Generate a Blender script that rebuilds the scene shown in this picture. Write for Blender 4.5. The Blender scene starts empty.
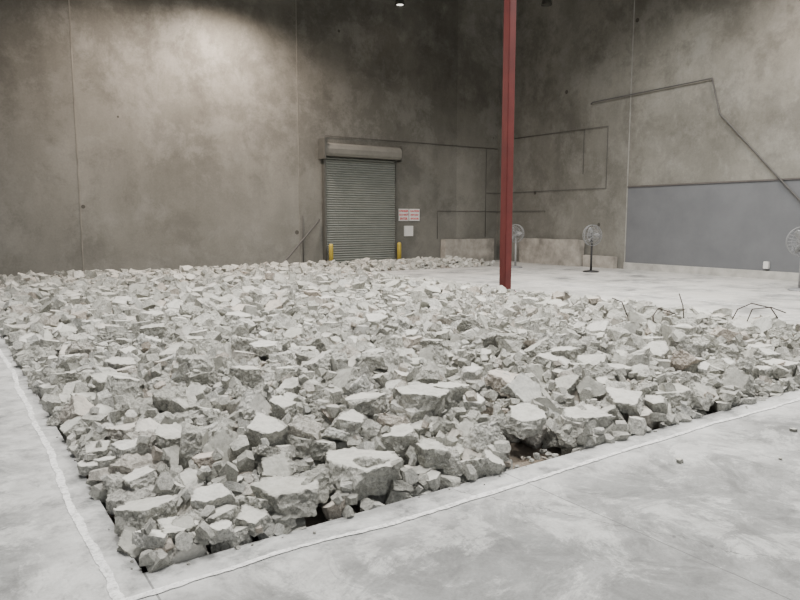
import bpy, bmesh, math, random
import numpy as np
from mathutils import Vector, Matrix, Euler, noise
random.seed(7); rng=np.random.default_rng(77)
scene=bpy.context.scene
COL=scene.collection

# ------------------------------------------------------------------ helpers
def link(o): COL.objects.link(o); return o
def mesh_obj(name,verts,faces,mat=None,parent=None,smooth=False):
    me=bpy.data.meshes.new(name); me.from_pydata([tuple(v) for v in verts],[],faces); me.update()
    if mat: me.materials.append(mat)
    if smooth:
        for p in me.polygons: p.use_smooth=True
    o=link(bpy.data.objects.new(name,me))
    if parent: o.parent=parent
    return o
def meta(o,label=None,cat=None,kind=None,group=None):
    if label:o["label"]=label
    if cat:o["category"]=cat
    if kind:o["kind"]=kind
    if group:o["group"]=group
    return o
def empty(name,loc=(0,0,0)):
    o=bpy.data.objects.new(name,None); o.location=loc; o.empty_display_size=0.2; return link(o)
def box_data(x0,x1,y0,y1,z0,z1):
    v=[(x0,y0,z0),(x1,y0,z0),(x1,y1,z0),(x0,y1,z0),(x0,y0,z1),(x1,y0,z1),(x1,y1,z1),(x0,y1,z1)]
    f=[(0,3,2,1),(4,5,6,7),(0,1,5,4),(1,2,6,5),(2,3,7,6),(3,0,4,7)]
    return v,f
def box(name,x0,x1,y0,y1,z0,z1,mat,parent=None,bevel=0):
    v,f=box_data(x0,x1,y0,y1,z0,z1)
    o=mesh_obj(name,v,f,mat,parent)
    if bevel:
        bm=bmesh.new(); bm.from_mesh(o.data)
        bmesh.ops.bevel(bm,geom=bm.edges[:],offset=bevel,segments=2,affect='EDGES')
        bm.to_mesh(o.data); bm.free()
    return o
def tube_data(pts,r,n=10,closed=False):
    pts=[Vector(p) for p in pts]; V=[];F=[]; m=len(pts); up=Vector((0,0,1)); prev=None
    for i,p in enumerate(pts):
        if closed: t=(pts[(i+1)%m]-pts[i-1]).normalized()
        elif i==0: t=(pts[1]-p).normalized()
        elif i==m-1: t=(p-pts[i-1]).normalized()
        else: t=((pts[i+1]-p).normalized()+(p-pts[i-1]).normalized()).normalized()
        if prev is None:
            a=t.cross(up)
            if a.length<1e-3: a=t.cross(Vector((1,0,0)))
        else: a=prev-t*prev.dot(t)
        a.normalize(); prev=a; b=t.cross(a)
        rr=r[i] if isinstance(r,(list,tuple)) else r
        for k in range(n):
            w=2*math.pi*k/n; V.append(p+a*math.cos(w)*rr+b*math.sin(w)*rr)
    for i in range(m if closed else m-1):
        j=(i+1)%m
        for k in range(n):
            l=(k+1)%n; F.append((i*n+k,i*n+l,j*n+l,j*n+k))
    if not closed:
        F.append(tuple(range(n-1,-1,-1))); F.append(tuple((m-1)*n+k for k in range(n)))
    return V,F
def merge(parts):
    V=[];F=[]
    for v,f in parts:
        o=len(V); V+=list(v); F+=[tuple(i+o for i in q) for q in f]
    return V,F
def tube(name,pts,r,mat,parent=None,n=10,closed=False):
    v,f=tube_data(pts,r,n,closed); return mesh_obj(name,v,f,mat,parent,smooth=True)
def lathe(name,prof,mat,parent=None,n=28,loc=(0,0,0)):
    V=[];F=[]
    for (r,z) in prof:
        for k in range(n):
            w=2*math.pi*k/n; V.append((r*math.cos(w),r*math.sin(w),z))
    for i in range(len(prof)-1):
        for k in range(n):
            l=(k+1)%n; F.append((i*n+k,i*n+l,(i+1)*n+l,(i+1)*n+k))
    o=mesh_obj(name,V,F,mat,parent,smooth=True); o.location=loc; return o

# ------------------------------------------------------------------ materials
class NT:
    def __init__(s,name,rough=0.9,metal=0.0):
        s.m=bpy.data.materials.new(name); s.m.use_nodes=True; s.t=s.m.node_tree; s.b=s.t.nodes["Principled BSDF"]
        s.b.inputs["Roughness"].default_value=rough; s.b.inputs["Metallic"].default_value=metal
        s.pos=s.t.nodes.new("ShaderNodeNewGeometry")
    def n(s,ty,**kw):
        x=s.t.nodes.new(ty)
        for k,v in kw.items(): setattr(x,k,v)
        return x
    def l(s,a,b): s.t.links.new(a,b)
    def val(s,inp,v):
        if hasattr(v,"is_output"): s.l(v,inp)
        else: inp.default_value=v
    def math(s,op,a,b=0.0,c=None,clamp=False):
        x=s.n("ShaderNodeMath",operation=op); x.use_clamp=clamp; s.val(x.inputs[0],a); s.val(x.inputs[1],b)
        if c is not None: s.val(x.inputs[2],c)
        return x.outputs[0]
    def scaled(s,sc=(1,1,1),src=None,loc=(0,0,0)):
        x=s.n("ShaderNodeMapping"); x.inputs["Scale"].default_value=sc; x.inputs["Location"].default_value=loc
        s.l(src or s.pos.outputs["Position"],x.inputs["Vector"]); return x.outputs[0]
    def noise(s,scale,detail=6,rough=0.6,sc=(1,1,1),dist=0.0,loc=(0,0,0)):
        x=s.n("ShaderNodeTexNoise"); x.inputs["Scale"].default_value=scale; x.inputs["Detail"].default_value=detail
        x.inputs["Roughness"].default_value=rough; x.inputs["Distortion"].default_value=dist
        s.l(s.scaled(sc,loc=loc),x.inputs["Vector"]); return x.outputs[0]
    def ramp(s,fac,stops,interp='LINEAR'):
        x=s.n("ShaderNodeValToRGB"); cr=x.color_ramp; cr.interpolation=interp
        while len(cr.elements)<len(stops): cr.elements.new(0.5)
        for e,(p,c) in zip(cr.elements,stops):
            e.position=p; e.color=(c,c,c,1) if not isinstance(c,tuple) else (*c,1)
        s.l(fac,x.inputs[0]); return x.outputs[0]
    def mix(s,fac,a,b,mode='MIX'):
        x=s.n("ShaderNodeMix",data_type='RGBA',blend_type=mode)
        s.val(x.inputs["Factor"],fac)
        for key,v in ((6,a),(7,b)):
            if hasattr(v,"is_output"): s.l(v,x.inputs[key])
            else: x.inputs[key].default_value=(*v,1)
        return x.outputs[2]
    def color(s,c): s.l(c,s.b.inputs["Base Color"])
    def bump(s,h,strength=0.3,dist=0.01):
        x=s.n("ShaderNodeBump"); s.val(x.inputs["Strength"],strength); x.inputs["Distance"].default_value=dist
        s.l(h,x.inputs["Height"]); s.l(x.outputs[0],s.b.inputs["Normal"])
    def xyz(s):
        x=s.n("ShaderNodeSeparateXYZ"); s.l(s.pos.outputs["Position"],x.inputs[0]); return x.outputs
def simple(name,col,rough=0.6,metal=0.0,var=0.15,scale=6):
    t=NT(name,rough,metal)
    f=t.noise(scale,5)
    d=tuple(c*(1-var) for c in col); e=tuple(min(1,c*(1+var)) for c in col)
    t.color(t.ramp(f,[(0.3,d),(0.7,e)])); t.bump(t.noise(scale*12,3),0.1,0.002)
    return t.m

def wall_material(name,blue=False,tone=1.0):
    t=NT(name,0.85)
    X,Y,Z=t.xyz()
    k=tone
    a=t.noise(0.25,10,0.64,(1,1,0.8),0.1)
    base=t.ramp(a,[(0.34,(0.106*k,0.102*k,0.086*k)),(0.5,(0.170*k,0.164*k,0.142*k)),(0.66,(0.240*k,0.232*k,0.204*k))])
    st=t.noise(1.0,7,0.6,(1.5,1.5,0.3))
    base=t.mix(0.3,base,t.ramp(st,[(0.36,0.65),(0.64,1.1)]),'MULTIPLY')
    bl=t.noise(0.8,10,0.74,(1,1,0.9),0.2)
    base=t.mix(t.math('MULTIPLY',t.ramp(bl,[(0.49,0.0),(0.60,1.0)]),0.48),base,(0.258*k,0.253*k,0.230*k))
    dk=t.noise(0.6,10,0.74,(1,1,1),0.2,loc=(31,7,3))
    base=t.mix(t.math('MULTIPLY',t.ramp(dk,[(0.49,0.0),(0.60,1.0)]),0.5),base,(0.080*k,0.075*k,0.063*k))
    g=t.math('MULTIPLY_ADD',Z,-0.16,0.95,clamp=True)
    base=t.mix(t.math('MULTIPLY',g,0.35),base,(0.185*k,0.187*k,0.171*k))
    pn=t.n("ShaderNodeTexWhiteNoise",noise_dimensions='1D')
    pid=t.math('FLOOR',t.math('DIVIDE',t.math('SUBTRACT',X,3.35),6.665))
    t.l(pid,pn.inputs["W"])
    base=t.mix(1.0,base,t.ramp(pn.outputs["Value"],[(0.0,0.84),(1.0,1.08)]) if not blue else t.ramp(t.math('MULTIPLY',Y,0.05),[(0.71,1.04),(0.725,0.92)]),'MULTIPLY')
    vo=t.n("ShaderNodeTexVoronoi"); vo.inputs["Scale"].default_value=0.7; t.l(t.pos.outputs["Position"],vo.inputs["Vector"])
    base=t.mix(t.math('MULTIPLY',t.math('LESS_THAN',vo.outputs["Distance"],0.05),0.8),base,(0.04,0.036,0.03))
    fine=t.noise(18,7,0.75)
    base=t.mix(0.4,base,t.ramp(fine,[(0.3,0.7),(0.7,1.2)]),'MULTIPLY')
    if blue:
        m=t.math('LESS_THAN',Y,14.33)
        m=t.math('MULTIPLY',m,t.math('LESS_THAN',Z,2.69))
        m=t.math('MULTIPLY',m,t.math('GREATER_THAN',Z,0.22))
        pb=t.ramp(t.noise(0.9,8,0.65),[(0.3,(0.124,0.130,0.139)),(0.7,(0.158,0.165,0.175))])
        base=t.mix(m,base,pb)
    t.color(base)
    t.bump(t.noise(9,8,0.7),0.2,0.02)
    return t.m
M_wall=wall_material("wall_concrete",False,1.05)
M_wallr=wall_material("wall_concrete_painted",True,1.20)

def floor_material():
    t=NT("floor_slab_concrete",0.7)
    X,Y,Z=t.xyz()
    a=t.noise(0.55,10,0.68,(1,1,1),0.3)
    c=t.ramp(a,[(0.36,(0.160,0.164,0.162)),(0.46,(0.255,0.26,0.255)),(0.56,(0.345,0.348,0.34)),(0.68,(0.47,0.47,0.46))])
    b=t.noise(1.4,12,0.76,(1,1.3,1),0.8)
    c=t.mix(t.math('MULTIPLY',t.ramp(b,[(0.49,0.0),(0.54,1.0)]),0.6),c,(0.50,0.505,0.49))
    d=t.noise(1.2,12,0.76,(1.3,1,1),0.8,loc=(5,9,0))
    c=t.mix(t.math('MULTIPLY',t.ramp(d,[(0.49,0.0),(0.54,1.0)]),0.68),c,(0.16,0.165,0.162))
    e=t.noise(4,10,0.78,(1,1,1),0.8,loc=(2,2,0))
    c=t.mix(0.8,c,t.ramp(e,[(0.38,0.62),(0.58,1.22)]),'MULTIPLY')
    f=t.noise(60,5,0.75)
    c=t.mix(0.5,c,t.ramp(f,[(0.3,0.62),(0.7,1.2)]),'MULTIPLY')
    dl=t.math('MINIMUM',t.math('ABSOLUTE',t.math('SUBTRACT',X,0.55)),t.math('ABSOLUTE',t.math('SUBTRACT',Y,2.93)))
    du=t.math('MULTIPLY',t.ramp(dl,[(0.0,1.0),(0.35,0.0)]),t.ramp(t.noise(4,8,0.75,loc=(8,1,0)),[(0.38,0.0),(0.58,0.85)]))
    c=t.mix(du,c,(0.55,0.55,0.54))
    fd=t.math('MULTIPLY',t.ramp(t.math('MULTIPLY',X,0.05),[(0.48,0.0),(0.56,0.75)]),t.ramp(t.noise(0.7,9,0.74,loc=(3,1,0)),[(0.38,0.0),(0.56,1.0)]))
    c=t.mix(fd,c,(0.56,0.55,0.52))
    wob=t.math('MULTIPLY_ADD',t.noise(3,3),0.02,-0.01)
    cr=t.math('ADD',t.math('MULTIPLY',X,0.9),t.math('MULTIPLY_ADD',t.noise(1.6,5,0.7),0.35,0))
    j0=t.math('LESS_THAN',t.math('ABSOLUTE',t.math('SUBTRACT',t.math('ADD',cr,t.math('MULTIPLY',Y,0.45)),3.75)),0.003)
    j2=t.math('LESS_THAN',t.math('ABSOLUTE',t.math('ADD',t.math('SUBTRACT',X,2.9),wob)),0.004)
    j1=t.math('LESS_THAN',t.math('ABSOLUTE',t.math('ADD',t.math('SUBTRACT',Y,1.2),wob)),0.004)
    j3=t.math('MULTIPLY',t.math('LESS_THAN',t.math('ABSOLUTE',t.math('SUBTRACT',X,0.685)),0.005),t.math('LESS_THAN',Y,3.12))
    j4=t.math('LESS_THAN',t.math('ABSOLUTE',t.math('SUBTRACT',X,14.2)),0.012)
    j=t.math('MAXIMUM',t.math('MAXIMUM',j1,j2),t.math('MAXIMUM',j3,t.math('MAXIMUM',j4,j0)))
    c=t.mix(t.math('MULTIPLY',j,0.7),c,(0.07,0.07,0.07))
    t.color(c)
    r=t.ramp(a,[(0.3,0.48),(0.7,0.78)]); t.l(r,t.b.inputs["Roughness"])
    t.bump(t.noise(30,6,0.7),0.12,0.004)
    return t.m
M_floor=floor_material()
def dirt_material():
    t=NT("gravel_dirt",0.95)
    a=t.noise(6,8,0.7); c=t.ramp(a,[(0.3,(0.24,0.19,0.14)),(0.6,(0.36,0.30,0.24)),(0.8,(0.46,0.43,0.38))])
    t.color(c); t.bump(t.noise(40,8,0.8),1.0,0.04); return t.m
M_dirt=dirt_material()
def rubble_material():
    t=NT("broken_concrete",0.9)
    oi=t.n("ShaderNodeObjectInfo")
    at=t.n("ShaderNodeAttribute"); at.attribute_name="fracture"; fr=at.outputs["Fac"]
    r=t.math('FRACT',t.math('ADD',oi.outputs["Random"],t.pos.outputs["Random Per Island"]))
    c=t.ramp(r,[(0.0,(0.355,0.352,0.312)),(0.25,(0.43,0.426,0.382)),(0.55,(0.50,0.495,0.450)),(0.78,(0.57,0.563,0.518)),(0.84,(0.475,0.415,0.35)),(0.90,(0.465,0.468,0.437)),(1.0,(0.62,0.612,0.568))])
    a=t.noise(9,9,0.74,(1,1,1),0.5)
    c=t.mix(0.85,c,t.ramp(a,[(0.36,0.64),(0.50,0.98),(0.68,1.17)]),'MULTIPLY')
    g=t.noise(55,6,0.8)
    cf=t.mix(0.8,c,t.ramp(g,[(0.39,0.50),(0.55,1.07)]),'MULTIPLY')
    vo=t.n("ShaderNodeTexVoronoi"); vo.inputs["Scale"].default_value=34; t.l(t.pos.outputs["Position"],vo.inputs["Vector"])
    ag=t.math('LESS_THAN',vo.outputs["Distance"],0.24)
    vg=t.n("ShaderNodeRGBToBW"); t.l(vo.outputs["Color"],vg.inputs[0])
    cf=t.mix(t.math('MULTIPLY',ag,0.45),cf,t.ramp(vg.outputs[0],[(0.2,(0.25,0.235,0.205)),(0.5,(0.46,0.435,0.385)),(0.8,(0.68,0.66,0.62))]))
    cs=t.mix(0.5,c,t.ramp(g,[(0.37,0.70),(0.58,1.05)]),'MULTIPLY')
    c=t.mix(fr,cs,cf)
    nz=t.n("ShaderNodeSeparateXYZ"); t.l(t.pos.outputs["Normal"],nz.inputs[0])
    dust=t.math('MULTIPLY',t.math('POWER',t.math('MAXIMUM',nz.outputs[2],0.0),2.0),t.ramp(t.noise(11,7,0.72),[(0.38,0.1),(0.60,0.9)]))
    c=t.mix(t.math('MULTIPLY',dust,0.4),c,(0.62,0.612,0.57))
    t.color(c)
    h=t.math('ADD',t.noise(24,8,0.8),t.math('MULTIPLY',t.noise(90,4,0.7),0.45))
    t.bump(h,t.math('MULTIPLY_ADD',fr,0.7,0.15),0.028); return t.m
M_rub=rubble_material()
M_red=simple("red_painted_steel",(0.095,0.014,0.013),0.65,0,0.18,3)
M_door=simple("grey_green_steel",(0.185,0.198,0.180),0.6,0.0,0.1,3)
M_hood=simple("galvanised_hood",(0.18,0.175,0.155),0.65,0.0,0.15,3)
M_rail=simple("dark_rail_steel",(0.09,0.09,0.08),0.5,0.2)
M_pipe=simple("conduit_dark_metal",(0.075,0.072,0.068),0.6,0.1)
M_pipe2=simple("iron_pipe",(0.085,0.082,0.078),0.6,0.1)
M_yel=simple("yellow_paint",(0.45,0.34,0.05),0.5)
M_white=simple("white_paint",(0.66,0.66,0.64),0.6,0,0.04)
def chalk_mat():
    t=NT("spray_paint_white",0.85)
    t.color(t.ramp(t.noise(28,8,0.8),[(0.38,(0.36,0.36,0.355)),(0.52,(0.72,0.72,0.71)),(0.7,(0.88,0.88,0.87))])); return t.m
M_chalk=chalk_mat()
M_redtext=simple("red_lettering",(0.62,0.01,0.02),0.6)
M_caulk=simple("joint_caulk",(0.20,0.19,0.165),0.9,0,0.3,2)
M_seam=simple("seam_concrete",(0.30,0.295,0.275),0.9,0,0.25,3)
M_pink=simple("panel_edge",(0.10,0.09,0.085),0.7)
M_basec=simple("curb_concrete",(0.40,0.395,0.37),0.9,0,0.25,3)
M_barr=simple("barrier_concrete",(0.33,0.31,0.275),0.9,0,0.38,2.2)
M_black=simple("fan_dark_metal",(0.04,0.04,0.042),0.5,0.4)
M_wire=simple("fan_guard_wire",(0.25,0.255,0.26),0.45,0.2)
M_blade=simple("fan_blade_aluminium",(0.30,0.305,0.305),0.45,0.2)
M_ceil=simple("ceiling_deck",(0.07,0.062,0.052),0.9,0,0.2,1)
M_rust=simple("rusty_rebar",(0.05,0.038,0.032),0.85,0.2,0.3,30)
me_=NT("lamp_lens",0.4); me_.b.inputs["Emission Color"].default_value=(1,0.95,0.86,1); me_.b.inputs["Emission Strength"].default_value=2.5; me_.color(me_.ramp(me_.noise(3),[(0,0.9),(1,1.0)])); M_lens=me_.m

# ------------------------------------------------------------------ room
XL,XR,YB,YF,YS=0.68,10.2,3.08,20.0,18.0
xs=[-9,XL,XR,16.4,19.1]; ys=[-7,YB,YS,YF,20.9]
PD=-0.2
def is_pit(i,j): return (i==1 and j in (1,2)) or (i==2 and j==2)
V=[];F=[];mi=[]
def quad(a,b,c,d,m):
    o=len(V); V.extend([a,b,c,d]); F.append((o,o+1,o+2,o+3)); mi.append(m)
for i in range(4):
    for j in range(4):
        x0,x1,y0,y1=xs[i],xs[i+1],ys[j],ys[j+1]; p=is_pit(i,j); z=PD if p else 0
        quad((x0,y0,z),(x1,y0,z),(x1,y1,z),(x0,y1,z),1 if p else 0)
        if p:
            if not is_pit(i-1,j): quad((x0,y0,PD),(x0,y1,PD),(x0,y1,0),(x0,y0,0),0)
            if not is_pit(i+1,j): quad((x1,y1,PD),(x1,y0,PD),(x1,y0,0),(x1,y1,0),0)
            if j==0 or not is_pit(i,j-1): quad((x1,y0,PD),(x0,y0,PD),(x0,y0,0),(x1,y0,0),0)
            if not is_pit(i,j+1): quad((x0,y1,PD),(x1,y1,PD),(x1,y1,0),(x0,y1,0),0)
fl=mesh_obj("floor",V,F,M_floor); fl.data.materials.append(M_dirt)
for p,m in zip(fl.data.polygons,mi): p.material_index=m
meta(fl,"grey dusty concrete slab floor with a cut-out pit",kind="structure")
meta(box("wall_back",-9,19.1,20.6,20.9,0,10.7,M_wall),"tall stained tilt-up concrete wall",kind="structure")
meta(box("wall_right",18.8,19.1,-7,20.6,0,10.7,M_wallr),"tall concrete wall with grey-blue painted lower band",kind="structure")
meta(box("ceiling",-9,19.1,-7,20.9,10.7,10.8,M_ceil),"dark roof deck",kind="structure")
meta(box("baseboard_right",18.72,18.8,-7,14.33,0,0.22,M_basec),"pale curb strip below painted band",kind="structure")
n_=1
def trim(*a,mat=M_caulk):
    global n_
    o=box("trim_%d"%n_,*a,mat); n_+=1; meta(o,"narrow joint strip on the concrete wall",kind="structure")
trim(3.335,3.365,20.592,20.6,0,10.7); trim(10.0,10.028,20.592,20.6,0,10.7)
trim(16.69,16.71,20.594,20.6,0,10.7,mat=M_wall)
trim(18.792,18.8,14.34,14.375,0,10.7,mat=M_seam)
trim(18.77,18.8,-7,14.34,2.67,2.71,mat=M_pink)

# ------------------------------------------------------------------ door
d=empty("door_1",(12.37,20.6,0)); meta(d,"grey-green steel roll-up door with hood",kind="structure")
def child(o): 
    o.parent=d; o.location=-Vector(d.location); return o
prof=[]; H=3.66; ns=46; sh=H/ns
for i in range(ns):
    z=i*sh
    prof+= [(20.50,z+0.05*sh),(20.478,z+0.25*sh),(20.47,z+0.5*sh),(20.478,z+0.75*sh),(20.50,z+0.92*sh),(20.515,z+0.97*sh)]
V=[];F=[]
for (y,z) in prof: V+=[(10.95,y,z+0.06),(13.75,y,z+0.06)]
for i in range(len(prof)-1): F.append((2*i,2*i+1,2*i+3,2*i+2))
child(mesh_obj("curtain",V,F,M_door))
child(box("bottom_bar",10.95,13.75,20.44,20.54,0.0,0.09,M_rail,bevel=0.008))
for x in (10.87,13.75): child(box("guide_rail",x,x+0.08,20.44,20.6,0,3.76,M_rail,bevel=0.006))
pr=[(20.6,3.74),(20.24,3.74),(20.18,3.82),(20.16,3.97),(20.2,4.09),(20.3,4.16),(20.6,4.18)]
V=[(x,y,z) for x in (10.80,13.84) for (y,z) in pr]; k=len(pr)
F=[tuple(range(k)),tuple(range(2*k-1,k-1,-1))]+[(i,i+k,(i+1)%k+k,(i+1)%k) for i in range(k)]
child(mesh_obj("hood",V,F,M_hood))
child(box("end_bracket",10.74,10.80,20.13,20.6,3.62,4.30,M_rail,bevel=0.008)); child(box("end_bracket",13.84,13.88,20.17,20.6,3.66,4.2,M_rail,bevel=0.008))

for x in (10.98,13.76):
    o=lathe("bollard",[(0.0,0),(0.075,0),(0.075,0.74),(0.07,0.78),(0.05,0.81),(0.0,0.82)],M_yel,n=20,loc=(x,20.22,0))
    meta(o,"yellow steel safety bollard beside the roll-up door","bollard",group="door bollards")

# signs
def text_mesh(s,size,loc,mat,parent,name="lettering"):
    cu=bpy.data.curves.new("t","FONT"); cu.body=s; cu.size=size; cu.align_x='CENTER'; cu.align_y='CENTER'; cu.extrude=0.002; cu.offset=0.0025
    tmp=link(bpy.data.objects.new("t",cu)); bpy.context.view_layer.update()
    me=bpy.data.meshes.new_from_object(tmp.evaluated_get(bpy.context.evaluated_depsgraph_get())); bpy.data.objects.remove(tmp)
    me.materials.clear(); me.materials.append(mat); me.name=name
    o=link(bpy.data.objects.new(name,me)); o.rotation_euler=(math.pi/2,0,0); o.parent=parent; o.location=loc; return o
for (x0,x1,lines,szs) in ((13.98,14.42,["DANGER","DO NOT","ENTER"],(0.098,0.10,0.11)),(14.45,14.92,["CAUTION","KEEP CLEAR","OF DOOR"],(0.09,0.066,0.08))):
    s=empty("wall_sign",((x0+x1)/2,20.6,1.80)); w=(x1-x0)/2
    meta(s,"white wall sign with red lettering beside the roll-up door","sign",group="red and white wall signs")
    box("sign_board",-w,w,-0.025,0,-0.22,0.22,M_white,s,bevel=0.004)
    for i,t in enumerate(lines): text_mesh(t,szs[i],(0,-0.03,0.14-0.14*i),M_redtext,s)
s=box("notice_paper",14.22,14.62,20.56,20.6,1.02,1.40,M_white,bevel=0.004); meta(s,"plain white notice board below the red-lettered signs","notice")

# conduits and pipes
def conduit(pts,r=0.011,lab="thin metal conduit run along the concrete wall",mat=M_pipe,name="conduit"):
    meta(tube(name,pts,r,mat),lab,"pipe")
conduit([(11.0,20.57,4.16),(11.0,20.57,4.42),(18.74,20.57,4.42)])
conduit([(18.16,20.57,4.38),(18.16,20.57,0.95)])
conduit([(18.77,19.7,4.75),(18.77,15.2,4.72),(18.77,15.2,2.68),(18.77,20.55,2.68),(18.2,20.57,2.68)])
conduit([(15.75,20.57,0.9),(15.75,20.57,1.95),(18.77,20.57,1.95),(18.77,17.96,1.95),(18.77,17.96,1.9)])
conduit([(18.76,16.2,4.72),(18.76,16.2,3.2)],0.008)
conduit([(10.12,20.57,0.0),(10.12,20.57,1.75)],0.016,"thin vertical pipe on the wall beside the roll-up door")
conduit([(18.7,15.9,5.52),(18.74,15.85,5.58),(18.74,11.55,5.66),(18.74,11.25,4.62),(18.74,8.75,1.95),(18.74,7.5,0.6),(18.74,7.4,0.22)],0.024,"dark iron pipe bent down diagonally across the wall",M_pipe2,"iron_pipe")
conduit([(9.0,20.1,0.0),(9.15,20.15,0.18),(10.64,20.50,1.55),(10.72,20.54,1.62)],0.03,"dark metal pole leaning diagonally beside the roll-up door",M_pipe,"leaning_pole")
e=box("electrical_box",18.70,18.8,9.6,9.74,0.28,0.48,M_white,bevel=0.01); meta(e,"small white electrical box on the painted wall","electrical box")

def barrier(x0,x1,y0,y1,h,lab):
    v,f=box_data(x0,x1,y0,y1,0,h); o=mesh_obj("concrete_barrier",v,f,M_barr)
    bm=bmesh.new(); bm.from_mesh(o.data)
    bmesh.ops.subdivide_edges(bm,edges=bm.edges[:],cuts=8,use_grid_fill=True)
    for q in bm.verts:
        q.co+=Vector((noise.noise(q.co*2.3),noise.noise(q.co*2.3+Vector((9,0,0))),noise.noise(q.co*2.3+Vector((0,9,0))) if q.co.z>0.1 else 0))*0.025
    bm.to_mesh(o.data); bm.free(); meta(o,lab,"concrete barrier")
barrier(15.9,18.35,20.25,20.55,0.88,"low pale concrete barrier against the wall by the corner")
barrier(18.42,18.72,16.0,18.9,0.92,"low pale concrete barrier along the side wall")
barrier(18.55,18.74,14.6,15.9,0.4,"short low concrete curb along the side wall")

c=empty("steel_column",(10.5,11.2,0)); meta(c,"tall dark red painted steel column on a base plate","column")
box("shaft",-0.1,0.1,-0.1,0.1,0.02,10.7,M_red,c,bevel=0.015)
box("base_plate",-0.18,0.18,-0.18,0.18,0,0.025,M_red,c,bevel=0.004)
v=[]
for sx in (-1,1):
    for sy in (-1,1): v.append(tube_data([(sx*0.145,sy*0.145,0.025),(sx*0.145,sy*0.145,0.06)],0.014,6))
for q in v: mesh_obj("anchor_bolt",q[0],q[1],M_rail,c)

def fan(loc,yaw,R,zc,lab,dark):
    mt=M_wire
    e=empty("pedestal_fan",loc); e.rotation_euler=(0,0,yaw); meta(e,lab,"fan",group="industrial pedestal fans")
    lathe("base",[(0,0),(0.24,0),(0.25,0.02),(0.2,0.04),(0.05,0.06),(0,0.065)],M_black if dark else mt,e)
    tube("pole",[(0,0,0.06),(0,0,zc*0.55),(0,0,zc-0.02)],[0.036,0.032,0.022],M_black if dark else M_blade,e)
    o=lathe("motor_housing",[(0,-0.16),(0.07,-0.15),(0.085,-0.1),(0.085,0.0),(0.06,0.03),(0.0,0.04)],M_wire,e)
    o.rotation_euler=(math.pi/2,0,0); o.location=(0,0.06,zc)
    parts=[]
    def P(r,a,y): return (r*math.cos(a),y,zc+r*math.sin(a))
    for (r,y) in ((R,-0.05),(R*0.98,0.03),(R*0.75,-0.11),(R*0.5,-0.135),(R*0.25,-0.145),(R*0.6,0.09)):
        parts.append(tube_data([P(r,2*math.pi*i/36,y) for i in range(36)],0.006 if r<R*0.95 else 0.012,5,True))
    for i in range(24):
        a=2*math.pi*i/24
        parts.append(tube_data([P(0.05,a,-0.15),P(R*0.5,a,-0.135),P(R*0.8,a,-0.105),P(R,a,-0.05),P(R*0.98,a,0.03),P(R*0.6,a,0.09),P(0.08,a,0.11)],0.0035,4))
    V,F=merge(parts); mesh_obj("guard",V,F,mt,e)
    for b in range(3):
        V=[];F=[];nn=7
        for i in range(nn):
            r=0.05+(R-0.1)*i/(nn-1); w=0.25+0.55*math.sin(math.pi*min(1,(i+1)/nn))
            for s in (-1,0,1):
                a=b*2*math.pi/3+0.5*s*w; V.append((r*math.cos(a),-0.03+0.05*s*(1-0.4*i/nn),zc+r*math.sin(a)))
        for i in range(nn-1):
            for s in (0,1): F.append((3*i+s,3*i+s+1,3*i+s+4,3*i+s+3))
        bl=mesh_obj("blade",V,F,M_blade,e,True)
        md=bl.modifiers.new("s","SOLIDIFY"); md.thickness=0.006
fan((16.8,14.07,0),math.radians(-15),0.32,1.14,"pale industrial pedestal fan on a dark pole on the slab",True)
fan((16.3,16.9,0),math.radians(-75),0.30,1.16,"grey industrial pedestal fan near the low barriers",False)
fan((16.3,7.62,0),math.radians(-50),0.34,1.12,"grey pedestal fan near the painted wall",False)

def lamp(loc,power,lit=True):
    e=empty("high_bay_lamp",loc); meta(e,"bell-shaped high-bay warehouse lamp hanging from the roof","lamp",group="high-bay lamps")
    lathe("shade",[(0.19,0),(0.18,0.05),(0.12,0.2),(0.08,0.26)],M_rail,e)
    lathe("ballast",[(0.08,0.26),(0.08,0.45),(0.0,0.46)],M_rail,e)
    tube("rod",[(0,0,0.44),(0,0,10.7-loc[2])],0.012,M_rail,e)
    lathe("lens",[(0.0,0.02),(0.11,0.03)] if lit else [(0.0,0.02),(0.17,0.03)],M_lens if lit else M_rail,e)
    if lit:
        l=bpy.data.lights.new("lamp_light","SPOT"); l.energy=power; l.spot_size=math.radians(172); l.spot_blend=0.9; l.shadow_soft_size=0.3; l.color=(1,0.85,0.74)
        o=link(bpy.data.objects.new("lamp_light",l)); o.parent=e; o.location=(0,0,-0.03)
lamp((13.37,19.6,8.75),15); lamp((7.4,19.0,8.15),2600); lamp((17.5,16.9,8.8),0,False); lamp((4.7,18.2,8.2),1200); lamp((16.6,8.0,8.6),900)

def line(pts,w,lab,z=0.003):
    V=[];F=[]; P=[]
    for a,b in zip(pts[:-1],pts[1:]):
        a=Vector(a);b=Vector(b);n=max(2,int((b-a).length/0.02))
        P+=[a.lerp(b,i/n) for i in range(n)]
    P.append(Vector(pts[-1]))
    dr=(Vector(pts[-1])-Vector(pts[0])).normalized(); pe=Vector((-dr.y,dr.x))
    for i,p in enumerate(P):
        o=pe*noise.noise(Vector((p.x*1.1,p.y*1.1,3)))*0.03
        def ee(q): return w/2*max(0.25,1+0.7*noise.noise(Vector((p.x*4,p.y*4,q)))+0.4*noise.noise(Vector((p.x*17,p.y*17,q+3)))+0.25*noise.noise(Vector((p.x*45,p.y*45,q+6))))
        V+=[(*(p+o+pe*ee(0)),z),(*(p+o-pe*ee(20)),z)]
        if i: F.append((2*i-2,2*i-1,2*i+1,2*i))
    meta(mesh_obj("painted_line",V,F,M_chalk),lab,"floor marking",group="white sprayed layout lines")
line([(0.52,1.6),(0.52,2.93),(0.535,4.15),(0.58,6.8),(0.56,12),(0.54,19.5)],0.042,"white sprayed layout line beside the pit edge")
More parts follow.
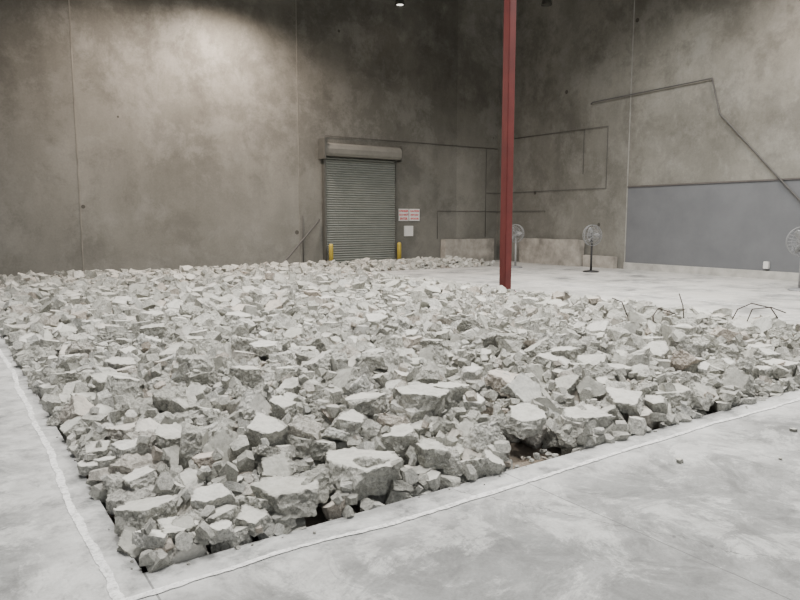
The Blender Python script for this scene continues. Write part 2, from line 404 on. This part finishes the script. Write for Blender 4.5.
line([(0.49,2.90),(2.24,2.865),(4.11,2.90),(8.0,2.90),(13.0,2.90)],0.036,"white sprayed layout line along the pit edge",0.005)
line([(12.6,3.0),(12.6,15.5)],0.05,"long straight white line on the slab")
line([(11.5,16.6),(18.4,16.6)],0.05,"long straight white line on the slab",0.005)

# ------------------------------------------------------------------ rubble
def poly_variant(kind,seed):
    r=np.random.default_rng(seed)
    N=[];D=[]
    if kind==0: hx,hy,hz=0.49,0.37+0.09*r.random(),0.135+0.07*r.random()
    elif kind==1: hx,hy,hz=0.45,0.35+0.09*r.random(),0.23+0.09*r.random()
    else: hx,hy,hz=0.45,0.35,0.30
    sl=0.04 if kind==0 else 0.11
    for s in (-1,1):
        n=np.array([r.normal(0,sl),r.normal(0,sl),s]); n/=np.linalg.norm(n); N.append(n); D.append(hz)
    m=r.integers(4,7); ph=r.random()*6.28
    for i in range(m):
        a=ph+2*math.pi*(i+r.uniform(-0.24,0.24))/m; n=np.array([math.cos(a),math.sin(a),r.normal(0,0.24)]); n/=np.linalg.norm(n)
        N.append(n); D.append(math.hypot(hx*n[0],hy*n[1])*r.uniform(0.74,1.05))
    for i in range(r.integers(1,5)):
        n=r.normal(size=3); n/=np.linalg.norm(n)
        N.append(n); D.append(math.sqrt((hx*n[0])**2+(hy*n[1])**2+(hz*n[2])**2)*r.uniform(0.87,1.18)*1.05)
    for i in range(4):
        a=1.57*i+0.4; n=np.array([math.cos(a),math.sin(a),0]); N.append(n); D.append(0.6)
    N=np.array(N);D=np.array(D); pts=[]
    k=len(N)
    for a in range(k):
        for b in range(a+1,k):
            for c in range(b+1,k):
                M=N[[a,b,c]]
                if abs(np.linalg.det(M))<1e-3: continue
                p=np.linalg.solve(M,D[[a,b,c]])
                if np.all(N@p<=D+1e-6): pts.append(p)
    Q=[]
    for p in pts:
        if all(np.linalg.norm(p-q)>0.012 for q in Q): Q.append(p)
    Q=np.array(Q)
    ext=max(np.linalg.norm(Q[:,None]-Q[None],axis=2).max(),1e-3); f=1.12/ext
    c=Q.mean(0); D=(D-N@c)*f; Q=(Q-c)*f
    return N,D,Q
def build(Q,N,L,amp,seed):
    bm=bmesh.new()
    for q in Q: bm.verts.new(q)
    bmesh.ops.convex_hull(bm,input=bm.verts[:])
    bad=[v for v in bm.verts if not v.link_faces]
    bmesh.ops.delete(bm,geom=bad,context='VERTS')
    for it in range(6):
        ed=[e for e in bm.edges if e.calc_length()>L]
        if not ed: break
        bmesh.ops.subdivide_edges(bm,edges=ed,cuts=1)
        bmesh.ops.triangulate(bm,faces=[f for f in bm.faces if len(f.verts)>3])
    lay=bm.verts.layers.float.new("fracture")
    z1=Vector(N[0]);z2=Vector(N[1])
    bm.normal_update()
    for v in bm.verts:
        h=v.normal.dot(z2) if seed%2 else max(v.normal.dot(z1),v.normal.dot(z2))
        v[lay]=1.0 if (h<0.95 or amp==0 or seed%5==3) else 0.0
    if amp>0:
        off=Vector((seed*3.1,seed*1.7,0))
        if L<0.2: bmesh.ops.smooth_vert(bm,verts=[v for v in bm.verts if v[lay]>0.5],factor=0.2,use_axis_x=True,use_axis_y=True,use_axis_z=True)
        bm.normal_update()
        new=[]
        for v in bm.verts:
            w=1.0 if v[lay]>0.5 else 0.12
            p=v.co+off
            rd=lambda s:(0.35-abs(noise.noise(p*s)))*1.6
            d=rd(3.2)*0.75+rd(7.5)*0.65+noise.noise(p*16)*0.7-0.3
            lat=Vector((noise.noise(p*9+Vector((5,0,0))),noise.noise(p*9+Vector((0,5,0))),noise.noise(p*9+Vector((0,0,5)))))
            new.append(v.co+v.normal*d*amp*w+lat*amp*0.6*w)
        for v,n in zip(bm.verts,new): v.co=n
    bmesh.ops.recalc_face_normals(bm,faces=bm.faces[:])
    return bm
def arr(bm):
    bm.verts.index_update(); lay=bm.verts.layers.float["fracture"]
    return np.array([v.co[:] for v in bm.verts]),np.array([[v.index for v in f.verts] for f in bm.faces]),np.array([v[lay] for v in bm.verts])
NV=60
VAR=[]
for i in range(NV):
    kind=[0,1,1,2,1,0][i%6]
    N,D,Q=poly_variant(kind,700+i)
    hi=build(Q,N,0.06,0.055,i); me=bpy.data.meshes.new("concrete_chunk"); hi.to_mesh(me); hi.free(); me.materials.append(M_rub)
    lo=build(Q,N,0.2,0.04,i); lo_=arr(lo); lo.free()
    ti=build(Q,N,9,0,i); ti_=arr(ti); ti.free()
    VAR.append(dict(N=N,D=D,me=me,lo=lo_,ti=ti_,kind=kind))
print("hi faces avg",sum(len(v['me'].polygons) for v in VAR)/NV, "lo",sum(len(v['lo'][1]) for v in VAR)/NV)

C=0.035; GX0,GY0=-0.6,2.0; GW=int((17.4-GX0)/C); GH=int((20.5-GY0)/C)
gx=GX0+(np.arange(GW)+0.5)*C; gy=GY0+(np.arange(GH)+0.5)*C
XX,YY=np.meshgrid(gx,gy,indexing='ij')
def inpit(x,y): return ((x>XL)&(x<XR)&(y>YB)&(y<YF))|((x>=XR)&(x<16.4)&(y>YS)&(y<YF))
d1=np.minimum(np.minimum(XX-XL,XR-XX),np.minimum(YY-YB,YF+0.3-YY))
d2=np.minimum(np.minimum(XX-8,16.4-XX),np.minimum(YY-YS,YF+0.3-YY))
dist=np.maximum(d1,d2)
def lump(x,y): return noise.noise(Vector((x*0.7,y*0.7,1)))+0.5*noise.noise(Vector((x*1.9,y*1.9,4)))
lm=np.vectorize(lump)(XX[::10,::10],YY[::10,::10]); lm=np.kron(lm,np.ones((10,10)))[:GW,:GH]
tgt=0.03+0.14*np.clip(dist/1.1,0,1)+0.045*lm*np.clip(dist/1.5,0,1)
tgt-=0.03*np.clip((XX-5.5)/2,0,1)*np.clip((9-YY)/3,0,1)
tgt-=0.06*np.clip((XX-8.2)/2,0,1)*np.clip((YY-7)/3,0,1)*(YY<YS)
tgt-=0.02*np.clip((YY-14)/3,0,1)
bare=(XX>3.08)&(XX<3.56)&(YY<3.32)
ccx=(XX-10.4)*0.826-(YY-11.0)*0.5635; ccy=(XX-10.4)*0.5635+(YY-11.0)*0.826
colclr=(ccx/0.38)**2+((ccy+0.1)/0.8)**2<1
bare2=((XX>2.99)&(XX<3.65)&(YY<3.43))|colclr
tgt[bare]=-0.3; tgt[colclr]=0.0
pit=inpit(XX,YY)
Hm=np.where(pit,np.maximum(-0.085,tgt-0.23),0.0); Hm[bare&pit]=-0.06; H0=Hm.copy()
st=3
bx=np.arange(0,GW,st); by=np.arange(0,GH,st)
idx={};V=[];F=[]
for a in bx:
    for b in by:
        if pit[a,b]:
            idx[(a,b)]=len(V); V.append((gx[a],gy[b],H0[a,b]-0.012+0.02*noise.noise(Vector((gx[a]*5,gy[b]*5,0)))))
for (a,b) in list(idx):
    q=[(a,b),(a+st,b),(a+st,b+st),(a,b+st)]
    if all(k in idx for k in q): F.append(tuple(idx[k] for k in q))
meta(mesh_obj("gravel_bed",V,F,M_dirt,smooth=True),"brown-grey dirt and crushed fines under the rubble","gravel","stuff")

OWN=-np.ones((GW,GH),int)
def raster(var,R,s,x,y):
    N=var['N']@R.T; D=var['D']*s; rad=0.62*s
    i0=max(0,int((x-rad-GX0)/C)); i1=min(GW,int((x+rad-GX0)/C)+2); j0=max(0,int((y-rad-GY0)/C)); j1=min(GH,int((y+rad-GY0)/C)+2)
    if i1-i0<2 or j1-j0<2: return None
    lx=XX[i0:i1,j0:j1]-x; ly=YY[i0:i1,j0:j1]-y
    g=D[:,None,None]-N[:,0,None,None]*lx-N[:,1,None,None]*ly
    nz=N[:,2]
    up=nz>1e-3; dn=nz<-1e-3; ve=~(up|dn)
    zt=(g[up]/nz[up][:,None,None]).min(0); zb=(g[dn]/nz[dn][:,None,None]).max(0)
    ins=zt>zb
    if ve.any(): ins&=(g[ve]>0).all(0)
    return i0,i1,j0,j1,zt,zb,ins
def rot(tilt,yaw):
    ax=rng.random()*6.28
    return np.array((Matrix.Rotation(tilt,3,Vector((math.cos(ax),math.sin(ax),0)))@Matrix.Rotation(yaw,3,'Z')))
ROCKS=[]
def drop(vi,s,x,y,tilts,pct=80,cap=None):
    var=VAR[vi]; best=None
    for tl in tilts:
        R=rot(tl,rng.random()*6.28); q=raster(var,R,s,x,y)
        if q is None or q[6].sum()<2: continue
        i0,i1,j0,j1,zt,zb,ins=q
        z=np.percentile((Hm[i0:i1,j0:j1]-zb)[ins],pct)
        top=(z+zt)[ins].max()
        if best is None or top<best[0]: best=(top,z,R,q)
    if best is None: return False
    top,z,R,(i0,i1,j0,j1,zt,zb,ins)=best
    if cap is not None and top>cap: return False
    h=Hm[i0:i1,j0:j1]; o=OWN[i0:i1,j0:j1]; nt=z+zt; m=ins&(nt>h); h[m]=nt[m]; o[m]=len(ROCKS)
    ROCKS.append([vi,s,x,y,z,R]); return True
def ij(x,y): return int((x-GX0)/C),int((y-GY0)/C)
def cand(K,mar,xr=(XL,16.4),yr=(YB,YF)):
    best=None
    for _ in range(K):
        while True:
            x=rng.uniform(*xr); y=rng.uniform(*yr); i,j=ij(x,y)
            if dist[i,j]>mar and not bare2[i,j]: break
        sc=Hm[max(0,i-2):i+3,max(0,j-2):j+3].mean()-tgt[i,j]
        if best is None or sc<best[0]: best=(sc,x,y)
    return best
NB=8600
for k in range(NB):
    s=float(np.clip(math.exp(rng.normal(math.log(0.225),0.30)),0.13,0.38))
    if k>NB*0.75: s*=0.88
    sc_,x,y=cand(7,0.33*s)
    if sc_>0.04: continue
    vi=int(rng.integers(NV)); i,j=ij(x,y)
    td=lambda: abs(rng.normal(0,0.6)) if rng.random()<0.65 else rng.uniform(0.5,1.57)
    drop(vi,s,x,y,[td(),td()] if rng.random()<0.7 else [td()],78,tgt[i,j]+0.23)
for k in range(1500):
    s=float(rng.uniform(0.10,0.24))
    if k%5<3: sc_,x,y=cand(8,0.28*s,(XL,XR),(YB,YB+0.35))
    else: sc_,x,y=cand(8,0.28*s,(XL,XL+0.35),(YB,14))
    if sc_>-0.03: continue
    i,j=ij(x,y); drop(int(rng.integers(NV)),s,x,y,[abs(rng.normal(0,0.5)),abs(rng.normal(0,0.5))],75,tgt[i,j]+0.12)
slabs=[i for i,v in enumerate(VAR) if v['kind']==0 and i%5!=3]; blocks=[i for i,v in enumerate(VAR) if v['kind']==1 and i%5!=3]
for (x,y,s,t,b) in [(1.97,3.36,0.48,0.08,0),(2.72,3.50,0.42,0.15,0),(2.48,3.28,0.26,0.08,1),(1.92,3.78,0.35,0.45,0),(1.5,3.26,0.36,0.05,0),(0.88,3.28,0.26,0.25,1),(1.14,3.26,0.23,0.2,1),
   (3.92,3.34,0.42,0.08,0),(4.5,3.36,0.42,0.10,0),(2.9,4.0,0.40,0.2,0),(6.32,3.7,0.46,0.12,0),(2.05,5.08,0.36,0.5,0),(0.90,3.95,0.24,0.4,1),(1.99,6.95,0.38,0.3,0),(4.43,6.3,0.34,0.4,1),(3.9,4.1,0.40,0.2,0),(5.1,3.36,0.40,0.08,0),(5.5,5.2,0.42,0.2,0),(7.6,4.0,0.42,0.1,0),(7.0,3.4,0.38,0.1,0),(3.4,5.4,0.38,0.25,0)]:
    L=blocks if b else slabs
    drop(L[int(rng.integers(len(L)))],s,x,y,[t,t*0.7],32)
nbig=len(ROCKS)
own=np.bincount(OWN[OWN>=0].ravel(),minlength=nbig).astype(float)
fwd=np.array([0.5635,0.826]); rt=np.array([0.826,-0.5635])
sc=np.zeros(nbig)
for i,(vi,s,x,y,z,R) in enumerate(ROCKS):
    f=fwd@[x,y]; r=rt@[x,y]
    if f<1 or abs(r/f)>0.62: continue
    sc[i]=(own[i]*C*C+0.25*s*s*(own[i]*C*C>0.15*s*s))/(f*f)
top=set(np.argsort(-sc)[:300].tolist())
for i in sorted(top):
    vi,s,x,y,z,R=ROCKS[i]
    o=bpy.data.objects.new("concrete_chunk",VAR[vi]['me'])
    o.matrix_world=Matrix.Translation((x,y,z))@Matrix(R.tolist()).to_4x4()@Matrix.Scale(s,4)
    link(o)
    k=VAR[vi]['kind']
    big="large" if s>0.35 else ("small" if s<0.2 else "medium")
    meta(o,"%s broken grey concrete %s in the rubble heap"%(big,["flat slab piece","angular block","jagged lump"][k]),"concrete rubble",group="broken concrete chunks in the pit")
for k in range(11000):
    s=float(np.clip(math.exp(rng.normal(math.log(0.072),0.38)),0.03,0.13))
    if k<8000: sc_,x,y=cand(6,0.02,(XL,9),(YB,9.5))
    else: sc_,x,y=cand(6,0.02)
    drop(int(rng.integers(NV)),s,x,y,[rng.uniform(0,1.5)],60)
for k in range(14):
    s=rng.uniform(0.02,0.06); x=rng.uniform(3.1,3.55); y=rng.uniform(3.12,3.35)
    i,j=ij(x,y); ROCKS.append([int(rng.integers(NV)),s,x,y,float(H0[i,j])+0.15*s,rot(rng.uniform(0,0.6),rng.random()*6.28)])
for k in range(70):
    s=float(np.clip(math.exp(rng.normal(math.log(0.014),0.5)),0.006,0.04))
    if rng.random()<0.5: x=rng.uniform(0.6,10); y=YB-abs(rng.normal(0,0.04))
    else: y=rng.uniform(3.0,14); x=XL-abs(rng.normal(0,0.03))
    vi=int(rng.integers(NV)); ROCKS.append([vi,s,x,y,0.18*s,rot(rng.uniform(0,0.6),rng.random()*6.28)])
for k in range(160):
    s=rng.uniform(0.05,0.16); x=XR+0.05+abs(rng.normal(0,0.25)); y=rng.uniform(3.4,15)
    if (x-10.5)**2+(y-11.0)**2<0.8**2: continue
    ROCKS.append([int(rng.integers(NV)),s,x,y,0.2*s,rot(rng.uniform(0,0.6),rng.random()*6.28)])
def combine(name,ids,key):
    VV=[];FF=[];AA=[];o=0
    for i in ids:
        vi,s,x,y,z,R=ROCKS[i]; v,f,a=VAR[vi][key]
        VV.append(v*s@R.T+np.array([x,y,z])); FF.append(f+o); AA.append(a); o+=len(v)
    VV=np.concatenate(VV).astype(np.float32); FF=np.concatenate(FF).astype(np.int32); AA=np.concatenate(AA).astype(np.float32)
    me=bpy.data.meshes.new(name); me.vertices.add(len(VV)); me.vertices.foreach_set("co",VV.ravel())
    me.loops.add(FF.size); me.loops.foreach_set("vertex_index",FF.ravel())
    me.polygons.add(len(FF)); me.polygons.foreach_set("loop_start",np.arange(0,FF.size,3,dtype=np.int32)); 
    me.update(calc_edges=True)
    at=me.attributes.new("fracture",'FLOAT','POINT'); at.data.foreach_set("value",AA)
    me.materials.append(M_rub)
    me.polygons.foreach_set("use_smooth",np.zeros(len(me.polygons),dtype=bool))
    print(name,len(ids),len(FF)); return link(bpy.data.objects.new(name,me))
def edged(i):
    x,y=ROCKS[i][2:4]; a,b=ij(x,y); return dist[a,b]<1.0 or y<8
vis=[i for i in range(nbig) if i not in top and (own[i]>0 or edged(i))]
print("visible big",len(vis),"of",nbig,"mean height over tgt",float((Hm-tgt)[pit].mean()))
meta(combine("concrete_rubble",vis,'lo'),"heap of broken grey concrete filling the cut-out pit","concrete rubble","stuff")
meta(combine("concrete_fragments",list(range(nbig,len(ROCKS))),'ti'),"small crushed concrete fragments scattered among the rubble","concrete fragments","stuff")
for (x,y,s) in ((5.31,2.46,0.055),(3.99,2.55,0.06),(4.6,2.2,0.03)):
    o=link(bpy.data.objects.new("concrete_fragment",VAR[4]['me'])); o.location=(x,y,s*0.2); o.scale=(s,s,s); o.rotation_euler=(0.1,0,x)
    meta(o,"single small concrete fragment lying on the slab","concrete fragment",group="loose fragments on the slab")
def hat(x,y):
    i,j=ij(x,y); return float(Hm[max(0,i-4):i+5,max(0,j-4):j+5].max())
for (x,y,pts) in ((8.6,4.9,[(0,0,-0.15),(0.05,-0.1,0.12),(0.2,-0.2,0.20),(0.4,-0.35,0.14),(0.5,-0.4,0.0)]),
                  (7.6,5.3,[(0,0,-0.15),(0.1,0.1,0.10),(0.35,0.2,0.17),(0.6,0.1,0.08)]),
                  (8.1,5.2,[(0,0,-0.15),(0.02,0.05,0.12),(0.0,0.1,0.28)]),
                  (8.0,6.0,[(0,0,-0.15),(-0.1,0.05,0.10),(-0.25,0.1,0.16)]),
                  (9.2,5.0,[(0,0,-0.15),(0.0,-0.1,0.14),(0.1,-0.3,0.18),(0.3,-0.4,0.1)])):
    h=hat(x,y); P=[Vector((x,y,h))+Vector(p) for p in pts]
    meta(tube("rebar",P,0.008,M_rust,n=6),"bent rusty reinforcing bar sticking out of the rubble","rebar")

# ------------------------------------------------------------------ lights
def area(loc,size,power,rotv,col=(1,0.975,0.935),sy=None,spread=180):
    l=bpy.data.lights.new("soft_area_light","AREA"); l.energy=power; l.size=size; l.color=col; l.spread=math.radians(spread)
    if sy: l.shape='RECTANGLE'; l.size_y=sy
    o=link(bpy.data.objects.new("soft_area_light",l)); o.location=loc; o.rotation_euler=rotv; return o
for (x,y,p) in ((1,3,560),(7,3,600),(12.5,4,680),(1,10,600),(7,10,600),(13,10.5,850)):
    area((x,y,10.2),2.3,p,(0,0,0),spread=138)
area((-1,-6,5.0),8,230,(math.radians(75),0,0),(0.95,0.98,1.0),5)  # added soft fill from behind the camera, standing for an unseen open dock door
w=bpy.data.worlds.new("World"); scene.world=w; w.use_nodes=True
w.node_tree.nodes["Background"].inputs[0].default_value=(0.96,0.975,1.0,1); w.node_tree.nodes["Background"].inputs[1].default_value=0.30

cam=bpy.data.cameras.new("camera"); cam.lens=30.5; cam.sensor_width=36; cam.clip_end=200
co=link(bpy.data.objects.new("camera",cam)); co.location=(0,0,1.6); co.rotation_euler=(math.radians(90-6.7),0,math.radians(-34.3))
scene.camera=co
